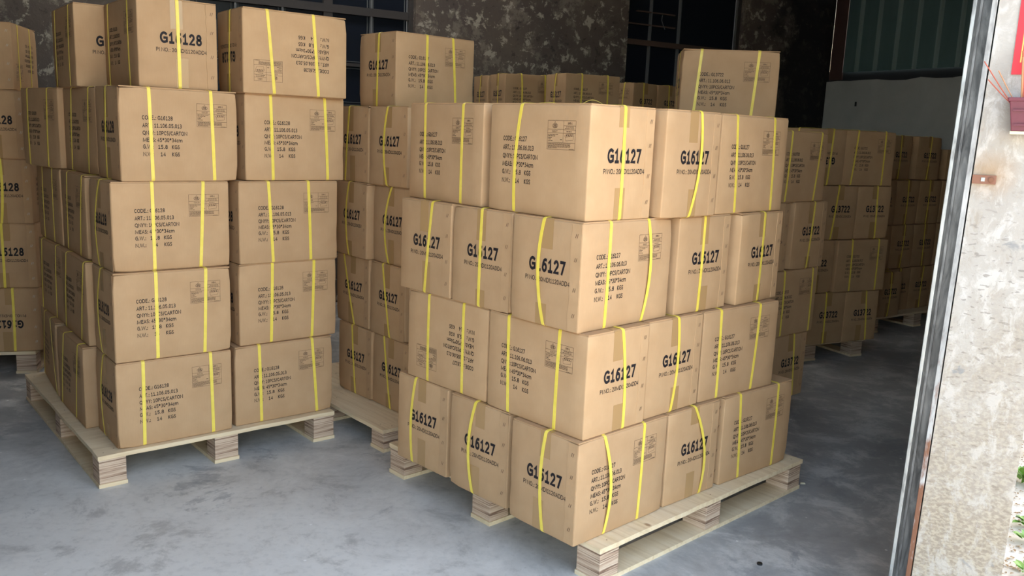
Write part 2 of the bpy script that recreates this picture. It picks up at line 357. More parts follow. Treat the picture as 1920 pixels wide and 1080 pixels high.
struct(MB().add([(-40, -40, -.03), (40, -40, -.03), (40, 40, -.03), (-40, 40, -.03)], [(0, 1, 2, 3)]).build('ground', MATS['ground_concrete']))

# ------------------------------------------------------------------ carton meshes
CL, CW, CH = .4465, .298, .3414          # carton length, width, height
def axis(h, r, n):
    a = [-h, -h+.3*r, -h+r]+[(-h+r)+(2*h-2*r)*k/n for k in range(1, n)]+[h-r, h-.3*r, h]
    return a
def deform(p, dents=(), sag=0.0):
    x, y, z = p; hx, hy, hz = CL/2, CW/2, CH/2; zc = z-hz
    fx = max(0, math.cos(math.pi*x/CL)); fy = max(0, math.cos(math.pi*y/CW)); fz = max(0, math.cos(math.pi*zc/CH))
    b = .0016
    q = Vector(p)
    if abs(y) > hy-.012: q.y += math.copysign(b*fx*fz, y)
    if abs(x) > hx-.012: q.x += math.copysign(b*fy*fz, x)
    for (cx, cy, cz, rad, amt) in dents:
        d = (Vector(p)-Vector((cx, cy, cz))).length
        if d < rad:
            k = (1-d/rad)**2*amt; q += (Vector((0, 0, hz))-Vector((cx, cy, cz))).normalized()*k
    return q
def body_mesh(seed):
    rnd = random.Random(seed); r = .0055
    hx, hy, hz = CL/2, CW/2, (CH-.004)/2
    ax, ay, az = axis(hx, r, 8), axis(hy, r, 6), axis(hz, r, 6)
    dents = []
    for sx in (-1, 1):
        for sy in (-1, 1):
            for sz in (0, 1):
                if rnd.random() < .55: dents.append((sx*hx, sy*hy, sz*2*hz, rnd.uniform(.03, .075), rnd.uniform(.002, .009)))
            if rnd.random() < .5: dents.append((sx*hx, sy*hy, rnd.uniform(.08, .26), rnd.uniform(.03, .06), rnd.uniform(.001, .004)))
    idx = {}; v = []; f = []
    def vert(p):
        k = tuple(round(c, 6) for c in p)
        if k not in idx:
            inn = Vector((max(-hx+r, min(hx-r, p[0])), max(-hy+r, min(hy-r, p[1])), max(-hz+r, min(hz-r, p[2]))))
            d = Vector(p)-inn
            q = inn+(d.normalized()*r if d.length > 1e-9 else d)
            q.z += hz
            idx[k] = len(v); v.append(deform(q, dents))
        return idx[k]
    for s in (-1, 1):
        for A, B, mk, fl in ((ax, ay, lambda a, b: (a, b, s*hz), 1), (ax, az, lambda a, b: (a, s*hy, b), -1), (ay, az, lambda a, b: (s*hx, a, b), 1)):
            for i in range(len(A)-1):
                for j in range(len(B)-1):
                    q = [vert(mk(A[i], B[j])), vert(mk(A[i+1], B[j])), vert(mk(A[i+1], B[j+1])), vert(mk(A[i], B[j+1]))]
                    f.append(q if s*fl > 0 else q[::-1])
    return mesh('carton_body', v, f, True)
NV = 8
BODY = [body_mesh(100+k) for k in range(NV)]
FLAP = []
for k in range(4):
    rnd = random.Random(50+k); pr = []
    for s in (-1, 1):
        j = [rnd.uniform(-.0012, .0012) for _ in range(4)]; lift = rnd.uniform(0, .0006)
        x0, x1 = -CL/2+.003+j[0], CL/2-.003+j[1]; ya, yb = sorted((s*.0015, s*(CW/2-.0025)))
        MBx = MB().box(x0, x1, ya, yb, CH-.0045, CH-.0008+lift); pr.append(mesh('flap', MBx.v, MBx.f))
    FLAP.append(pr)
def ribbon(path, width, thick, side, closed=False):
    """path: list of (point, outward normal); side: unit vector across the ribbon (or list)"""
    v = []; f = []; n = len(path)
    for i, (p, o) in enumerate(path):
        s = Vector(side[i]) if isinstance(side, list) else Vector(side)
        p = Vector(p); o = Vector(o)
        v += [p-s*width/2, p+s*width/2, p+s*width/2+o*thick, p-s*width/2+o*thick]
    for i in range(n if closed else n-1):
        a, b = i*4, ((i+1) % n)*4
        for k in range(4): f.append((a+k, a+(k+1) % 4, b+(k+1) % 4, b+k))
    if not closed: f += [(3, 2, 1, 0), tuple(range((n-1)*4, n*4))]
    return v, f
def loop_path(hw, hh, off, arch=(0, 0)):
    """rounded rectangle in (a,z): returns (a, z, na, nz); arch bulges the -a / +a side"""
    r = .010; A, Z0, Z1 = hw+off, -off, CH+off; out = []
    def arcpt(ca, cz, t0): 
        for k in range(4):
            t = t0+math.pi/2*k/3; out.append((ca+r*math.cos(t), cz+r*math.sin(t), math.cos(t), math.sin(t)))
    arcpt(A-r, Z0+r, -math.pi/2)
    for k in range(1, 8): t = k/8; out.append((A+(.0016+arch[1])*math.sin(math.pi*t), Z0+r+(Z1-Z0-2*r)*t, 1, 0))
    arcpt(A-r, Z1-r, 0)
    for k in range(1, 4): t = k/4; out.append(((A-r)*(1-2*t), Z1+.0004, 0, 1))
    arcpt(-A+r, Z1-r, math.pi/2)
    for k in range(1, 8): t = k/8; out.append((-A-(.0016+arch[0])*math.sin(math.pi*t), Z1-r-(Z1-Z0-2*r)*t, -1, 0))
    arcpt(-A+r, Z0+r, math.pi)
    for k in range(1, 4): t = k/4; out.append(((-A+r)*(1-2*t), Z0, 0, -1))
    return out
def strap_mesh(kind, pos, arch=(0, 0)):
    top, midp, bot = pos; hw = CW/2 if kind == 'c' else CL/2
    lim = (CL if kind == 'c' else CW)/2-.022
    path = []
    for a, z, na, nz in loop_path(hw, CH, .0006 if kind == 'c' else .0012, arch):
        t = max(0, min(1, 1-z/CH)); l = top*(1-t)*(1-2*t)+midp*4*t*(1-t)+bot*t*(2*t-1); l = max(-lim, min(lim, l))
        path.append(((l, a, z), (0, na, nz)) if kind == 'c' else ((a, l, z), (na, 0, nz)))
    side = (1, 0, 0) if kind == 'c' else (0, 1, 0)
    v, f = ribbon(path, .0125, .0009, side, True)
    if kind == 'c': f = [q[::-1] for q in f]
    return mesh('strap', v, f, False)
def tape_mesh(top, y0, len0, len1, wid=.046):
    o = .0004; A = CL/2+.0004; zt = CH+.0002 if top else -.0002; s = 1 if top else -1; path = []
    for k in range(5): z = len0*(1-k/4); path.append(((-A-.0016*math.sin(math.pi*z/CH), y0, zt-s*(z+.004)), (-1, 0, 0)))
    path.append(((-A+.004, y0, zt), (-.5, 0, s))); path.append(((A-.004, y0, zt), (.5, 0, s)))
    for k in range(5): z = len1*k/4; path.append(((A+.0016*math.sin(math.pi*z/CH), y0, zt-s*(z+.004)), (1, 0, 0)))
    v, f = ribbon(path, wid, .0002, (0, 1, 0))
    return mesh('packing_tape', v, f, False)
TAPE = []
for k in range(6):
    rnd = random.Random(80+k)
    TAPE.append([tape_mesh(tp, rnd.uniform(-.012, .012), rnd.uniform(.055, .115), rnd.uniform(.055, .115)) for tp in (True, False)])

# ------------------------------------------------------------------ print on the cartons
def _arc(cx, cy, rx, ry, a0, a1, n=10):
    return [(cx+rx*math.cos(math.radians(a0+(a1-a0)*k/n)), cy+ry*math.sin(math.radians(a0+(a1-a0)*k/n))) for k in range(n+1)]
GL = {  # glyph: (advance / cap height, strokes); a stroke is (points, closed)
 '0': (.79, [(_arc(.5, .5, .5, .5, 90, 450, 18)[:-1], 1)]),
 '1': (.74, [([(.10, .78), (.52, 1), (.52, .0)], 0), ([(.08, 0), (.96, 0)], 0)]),
 '2': (.79, [(_arc(.46, .72, .46, .28, 155, -35, 9)+[(.0, 0), (1, 0)], 0)]),
 '3': (.79, [(_arc(.45, .76, .43, .24, 140, -90, 9), 0), (_arc(.45, .26, .50, .26, 90, -140, 9), 0)]),
 '4': (.79, [([(.76, 0), (.76, 1), (0, .27), (1, .27)], 0)]),
 '5': (.79, [([(.90, 1), (.14, 1), (.12, .56)]+_arc(.42, .30, .53, .30, 95, -130, 9), 0)]),
 '6': (.79, [([(.90, .98), (.62, 1.0), (.34, .90), (.14, .66), (.05, .36)], 0), (_arc(.5, .30, .47, .31, 90, 450, 14)[:-1], 1)]),
 '7': (.79, [([(0, 1), (1, 1), (.36, 0)], 0)]),
 '8': (.79, [(_arc(.5, .76, .40, .24, 90, 450, 14)[:-1], 1), (_arc(.5, .26, .48, .26, 90, 450, 14)[:-1], 1)]),
 'A': (.90, [([(0, 0), (.5, 1), (1, 0)], 0), ([(.2, .32), (.8, .32)], 0)]),
 'C': (.83, [(_arc(.55, .5, .55, .5, 48, 312, 12), 0)]),
 'D': (.96, [([(0, 0), (0, 1), (.4, 1)]+_arc(.4, .5, .6, .5, 80, -80, 9)+[(.4, 0)], 1)]),
 'E': (.76, [([(1, 1), (0, 1), (0, 0), (1, 0)], 0), ([(0, .52), (.85, .52)], 0)]),
 'G': (.96, [(_arc(.55, .5, .55, .5, 52, 300, 12)+[(1, .10), (1, .47), (.58, .47)], 0)]),
 'I': (.40, [([(.5, 0), (.5, 1)], 0)]),
 'K': (.83, [([(0, 0), (0, 1)], 0), ([(.92, 1), (.06, .5), (1, 0)], 0)]),
 'M': (1.30, [([(0, 0), (.06, 1), (.5, .08), (.94, 1), (1, 0)], 0)]),
 'N': (1.02, [([(0, 0), (0, 1), (1, 0), (1, 1)], 0)]),
 'O': (1.04, [(_arc(.5, .5, .5, .5, 90, 450, 18)[:-1], 1)]),
 'P': (.81, [([(0, 0), (0, 1), (.5, 1)]+_arc(.5, .72, .48, .28, 80, -80, 8)+[(.5, .44), (0, .44)], 0)]),
 'Q': (1.05, [(_arc(.5, .5, .5, .5, 90, 450, 18)[:-1], 1), ([(.55, .12), (1.02, -.16)], 0)]),
 'R': (.86, [([(0, 0), (0, 1), (.5, 1)]+_arc(.5, .74, .44, .26, 80, -80, 8)+[(.5, .48), (0, .48)], 0), ([(.5, .48), (1, 0)], 0)]),
 'S': (.74, [([(.92, .90)]+_arc(.5, .76, .44, .24, 60, 260, 8)+_arc(.48, .25, .50, .25, 75, -120, 8)+[(.02, .12)], 0)]),
 'T': (.77, [([(0, 1), (1, 1)], 0), ([(.5, 1), (.5, 0)], 0)]),
 'W': (1.38, [([(0, 1), (.25, 0), (.5, 1), (.75, 0), (1, 1)], 0)]),
 'Y': (.78, [([(0, 1), (.5, .45), (1, 1)], 0), ([(.5, .45), (.5, 0)], 0)]),
 'c': (.66, [(_arc(.55, .33, .55, .35, 48, 312, 10), 0)]),
 'm': (1.24, [([(0, 0), (0, .68)], 0), ([(0, .5)]+_arc(.25, .44, .24, .23, 120, 0, 5)+[(.49, 0)], 0), ([(.49, .5)]+_arc(.75, .44, .25, .23, 120, 0, 5)+[(1, 0)], 0)]),
 '.': (.40, [([(.38, 0), (.62, 0)], 2)]), ':': (.42, [([(.38, 0), (.62, 0)], 2), ([(.38, .58), (.62, .58)], 2)]),
 '/': (.60, [([(.0, -.12), (1, 1.06)], 0)]),
 '*': (.70, [([(.5, .55), (.5, 1.0)], 0), ([(.12, .66), (.88, .9)], 0), ([(.12, .9), (.88, .66)], 0)]),
 ' ': (.34, []), '-': (.48, [([(.1, .42), (.9, .42)], 0)]) }
def text_geo(body, t=.15, res=2):
    """own stroke lettering, cap height 1"""
    V = []; Fc = []; X = 0.0
    for ch in body:
        adv, strokes = GL[ch]; adv -= .03; wd = adv-.09-t
        for pts, closed in strokes:
            P = [Vector((X+.045+t/2+p[0]*wd, t/2+p[1]*(1-t))) for p in pts]
            if closed == 2:
                c = (P[0]+P[1])/2; h = t*.62; n = len(V); V += [(c.x-h, c.y-h+.02), (c.x+h, c.y-h+.02), (c.x+h, c.y+h+.02), (c.x-h, c.y+h+.02)]; Fc.append((n, n+1, n+2, n+3)); continue
            m = len(P); n = len(V)
            for i in range(m):
                a = P[i-1] if (i > 0 or closed) else None; b = P[(i+1) % m] if (i < m-1 or closed) else None
                d1 = (P[i]-a).normalized() if a is not None else None; d2 = (b-P[i]).normalized() if b is not None else None
                if d1 is None: d1 = d2
                if d2 is None: d2 = d1
                n1 = Vector((-d1.y, d1.x)); n2 = Vector((-d2.y, d2.x)); mi = n1+n2
                mi = mi.normalized() if mi.length > .05 else n1
                k = min(1.7, 1/max(.3, mi.dot(n1)))
                q = P[i]
                if not closed and i == 0: q = q-d1*t*.45
                if not closed and i == m-1: q = q+d1*t*.45
                V += [tuple(q+mi*t/2*k), tuple(q-mi*t/2*k)]
            for i in range(m if closed else m-1):
                a, b = n+2*i, n+2*((i+1) % m); Fc.append((a, a+1, b+1, b))
        X += adv
    return V, Fc
CAP = 1.0
def place(acc, body, x, yc, cap, width=None, bold=.14, center=False, res=2):
    v, f = text_geo(body, bold, res); x0 = min(p[0] for p in v); x1 = max(p[0] for p in v)
    sy = cap/CAP; sx = width/(x1-x0) if width else sy*.93
    ox = x-(x1-x0)*sx/2 if center else x
    n = len(acc[0]); acc[0].extend([(ox+(p[0]-x0)*sx, yc-cap/2+p[1]*sy) for p in v]); acc[1].extend([tuple(i+n for i in q) for q in f])
def rect(acc, x0, y0, x1, y1):
    n = len(acc[0]); acc[0].extend([(x0, y0), (x1, y0), (x1, y1), (x0, y1)]); acc[1].append((n, n+1, n+2, n+3))
def line(acc, x0, y0, x1, y1, w=.0008):
    d = Vector((x1-x0, y1-y0)).normalized()*w/2; nx, ny = -d.y, d.x; n = len(acc[0])
    acc[0].extend([(x0+nx, y0+ny), (x0-nx, y0-ny), (x1-nx, y1-ny), (x1+nx, y1+ny)]); acc[1].append((n, n+1, n+2, n+3))
def end_print(code):
    a = ([], [])
    place(a, code, .010, .0225, .0445, .157, .215, True, 4)
    place(a, 'PI NO.: 20MDI1120ADD4', .012, -.0235, .0150, .190, .150, True)
    return a
def side_print(code, art):
    a = ([], []); x = -.142; ys = [.061, .0333, .0065, -.0185, -.0435, -.0705]; cap = .0152
    place(a, 'CODE.: '+code, x, ys[0], cap, .112, .170); place(a, 'ART.: '+art, x, ys[1], cap, .145, .170)
    place(a, 'QNYY: 10PCS/CARTON', x, ys[2], cap, .165, .170); place(a, 'MEAS: 45*30*34cm', x, ys[3], cap, .146, .170)
    for s, b, y in (('G.W.:', '15.8', ys[4]), ('N.W.:', '14', ys[5])):
        place(a, s, x, y, cap, .039, .170); place(a, b, x+(.055 if b == '15.8' else .063), y, cap, None, .170); place(a, 'KGS', x+.106, y, cap, .029, .170)
    return a
def label_print(code):
    a = ([], []); rnd = random.Random(5); X0, X1, Y1, Y0 = .062, .180, .1195, .0345; xm = X0+.0675
    for l in ((X0, Y0, X1, Y0), (X0, Y1, X1, Y1), (X0, Y0, X0, Y1), (X1, Y0, X1, Y1), (xm, Y1, xm, Y0+.020), (X0, Y1-.026, xm, Y1-.026), (X0, Y1-.037, xm, Y1-.037),
              (xm, Y1-.015, X1, Y1-.015), (xm, Y1-.027, X1, Y1-.027), (xm, Y1-.037, X1, Y1-.037), (X0, Y0+.020, X1, Y0+.020)): line(a, *l, .0009)
    # small dome-and-spire emblem
    cx, cy = X0+.031, Y1-.0155
    for k in range(14):
        t, u = 2*math.pi*k/14, 2*math.pi*(k+1)/14; line(a, cx+.011*math.cos(t), cy+.0065*math.sin(t), cx+.011*math.cos(u), cy+.0065*math.sin(u), .0011)
    for dx in (-.0065, -.002, .0025, .006): line(a, cx+dx, cy-.005, cx+dx*.7, cy+.0045, .0020)
    line(a, cx-.004, cy+.0055, cx, cy+.0125, .0008); line(a, cx+.004, cy+.0055, cx, cy+.0125, .0008)
    place(a, code, X0+.031, Y1-.0315, .0052, None, .14, True, 1); place(a, '100-1', xm+.026, Y1-.0078, .0062, None, .2, True, 1)
    def words(x0, x1, y, h=.0017):
        x = x0
        while x < x1-.002:
            w_ = min(rnd.uniform(.003, .009), x1-x); rect(a, x, y-h/2, x+w_, y+h/2); x += w_+.0012
    words(xm+.010, X1-.008, Y1-.0185); words(xm+.006, X1-.006, Y1-.0232); words(xm+.013, X1-.014, Y1-.0320)
    for k, e in enumerate((.045, .030, .018, .014, .022)): words(X0+.003, X0+.003+e, Y1-.0412-k*.0046)
    words(xm-.012, xm-.004, Y1-.056)
    for k in range(5): words(X0+.003, X1-(.018 if k < 4 else .075), Y0+.0170-k*.0032, .0015)
    words(X1-.024, X1-.004, Y0+.0022, .0014)
    # line drawing of an open box
    bx, by = xm+.011, Y0+.026
    for l in ((bx, by, bx+.030, by+.003), (bx, by, bx-.002, by+.011), (bx-.002, by+.011, bx+.032, by+.014), (bx+.030, by+.003, bx+.032, by+.014), (bx-.002, by+.011, bx-.005, by+.0145), (bx-.005, by+.0145, bx+.002, by+.019), (bx+.002, by+.019, bx+.030, by+.021), (bx+.030, by+.021, bx+.034, by+.014)): line(a, *l, .0008)
    for k in range(4): line(a, bx+.002+k*.007, by+.0135, bx+.0055+k*.007, by+.0185, .0026)
    return a
def shifted(acc, dx): return ([(u+dx, w_) for u, w_ in acc[0]], acc[1])
def on_faces(acc, ends, inv, eps=.0006, sides=(-1, 1)):
    v = []; f = []
    for s in sides:
        n = len(v)
        for (u, w_) in acc[0]:
            if inv: u, w_ = -u, -w_
            z = CH/2+w_
            p = Vector((s*CL/2, s*u, z)) if ends else Vector((-s*u, s*CW/2, z))
            q = deform(p)
            if ends: q.x += s*eps
            else: q.y += s*eps
            v.append(q)
        f += [tuple(i+n for i in q) for q in acc[1]]
    return v, f
PRINT = {}
for code, art in (('G16127', '11.106.06.013'), ('G16128', '11.106.05.013'), ('G13722', '11.106.06.012')):
    dx = -.014 if code == 'G16127' else 0
    e, s, l = end_print(code), shifted(side_print(code, art), dx), shifted(label_print(code), dx)
    for inv in (0, 1):
        PRINT[code, inv] = [(nm, mt, mesh(nm, *on_faces(ac, nm == 'code_print', inv, sides=(sd,)))) for nm, mt, ac in (('code_print', 'ink', e), ('shipping_print', 'ink', s), ('label_print', 'fine_ink', l)) for sd in (-1, 1)]
a = ([], [])
for k, h in enumerate((.128, .055, -.038, -.118)):
    for d in (0, .0065): line(a, .1220+d, h-.0065, .1262+d, h+.0065, .0018)
STAPLE = mesh('staples', *on_faces(a, True, 0, .0020))

JOINT = []
for k in range(4):
    rnd = random.Random(300+k); vv = []; ff = []; n_ = 14
    for s in (-1, 1):
        b0 = len(vv); inner = [.106+rnd.uniform(-.0022, .0022) for _ in range(n_+1)]
        for i in range(n_+1):
            z = .004+(CH-.010)*i/n_; th = .0009+rnd.uniform(0, .0007)
            for u, e in ((inner[i], .0001), (inner[i]+.0006, th), (.1455, .0008), (.1455, 0)):
                q = deform(Vector((s*CL/2, s*u, z))); vv.append((q.x+s*e, q.y, q.z))
        for i in range(n_):
            for j in range(3): q = (b0+i*4+j, b0+i*4+j+1, b0+(i+1)*4+j+1, b0+(i+1)*4+j); ff.append(q)
    JOINT.append([mesh('joint_flap', vv[:len(vv)//2], ff[:len(ff)//2]), mesh('joint_flap', vv[len(vv)//2:], [tuple(i-len(vv)//2 for i in q) for q in ff[len(ff)//2:]])])
def carton(key, x, y, rz, z0, z1, code, label, group, cs=(), gs=(), inv=0, arch={}, detail=2, metal=False):
    rnd = random.Random(key)
    root = empty('carton', (x, y, z0), rz, (1, 1, (z1-z0)/CH))
    tag(root, label, 'carton', group)
    k = rnd.randrange(NV)
    obj('carton_body', BODY[k], MATS['cardboard'], root)
    if detail > 1:
        for me in FLAP[rnd.randrange(4)]: obj('flap', me, MATS['flap'], root)
    if not cs: cs = [[a+rnd.uniform(-.012, .012) for a in [c0]*3] for c0 in (-.105+rnd.uniform(-.02, .02), .115+rnd.uniform(-.02, .02))]
    elif len(cs) == 1 and key != 'A4b': cs = list(cs)+[[-c for c in cs[0]]]
    if not gs: g0 = rnd.uniform(-.025, .025); gs = [[g0+rnd.uniform(-.012, .012) for _ in range(3)]]
    for i, c in enumerate(cs): obj('strap', strap_mesh('c', c, arch.get(('c', i), (0, 0))), MATS['strap'], root)
    for i, c in enumerate(gs): obj('strap', strap_mesh('g', c, arch.get(('g', i), (0, 0))), MATS['strap'], root)
    for me in TAPE[rnd.randrange(6)]: obj('packing_tape', me, MATS['tape'], root)
    for nm, mt, me in PRINT[code, inv]: obj(nm, me, MATS[mt], root)
    if detail > 1:
        for me in JOINT[rnd.randrange(4)]: obj('joint_flap', me, MATS['cardboard'], root)
        me = STAPLE
        if metal: me = STAPLE_METAL
        obj('staples', me, MATS['staple_metal' if metal else 'staple_mark'], root)['kind'] = 'stuff'
    return root
STAPLE_METAL = STAPLE.copy()

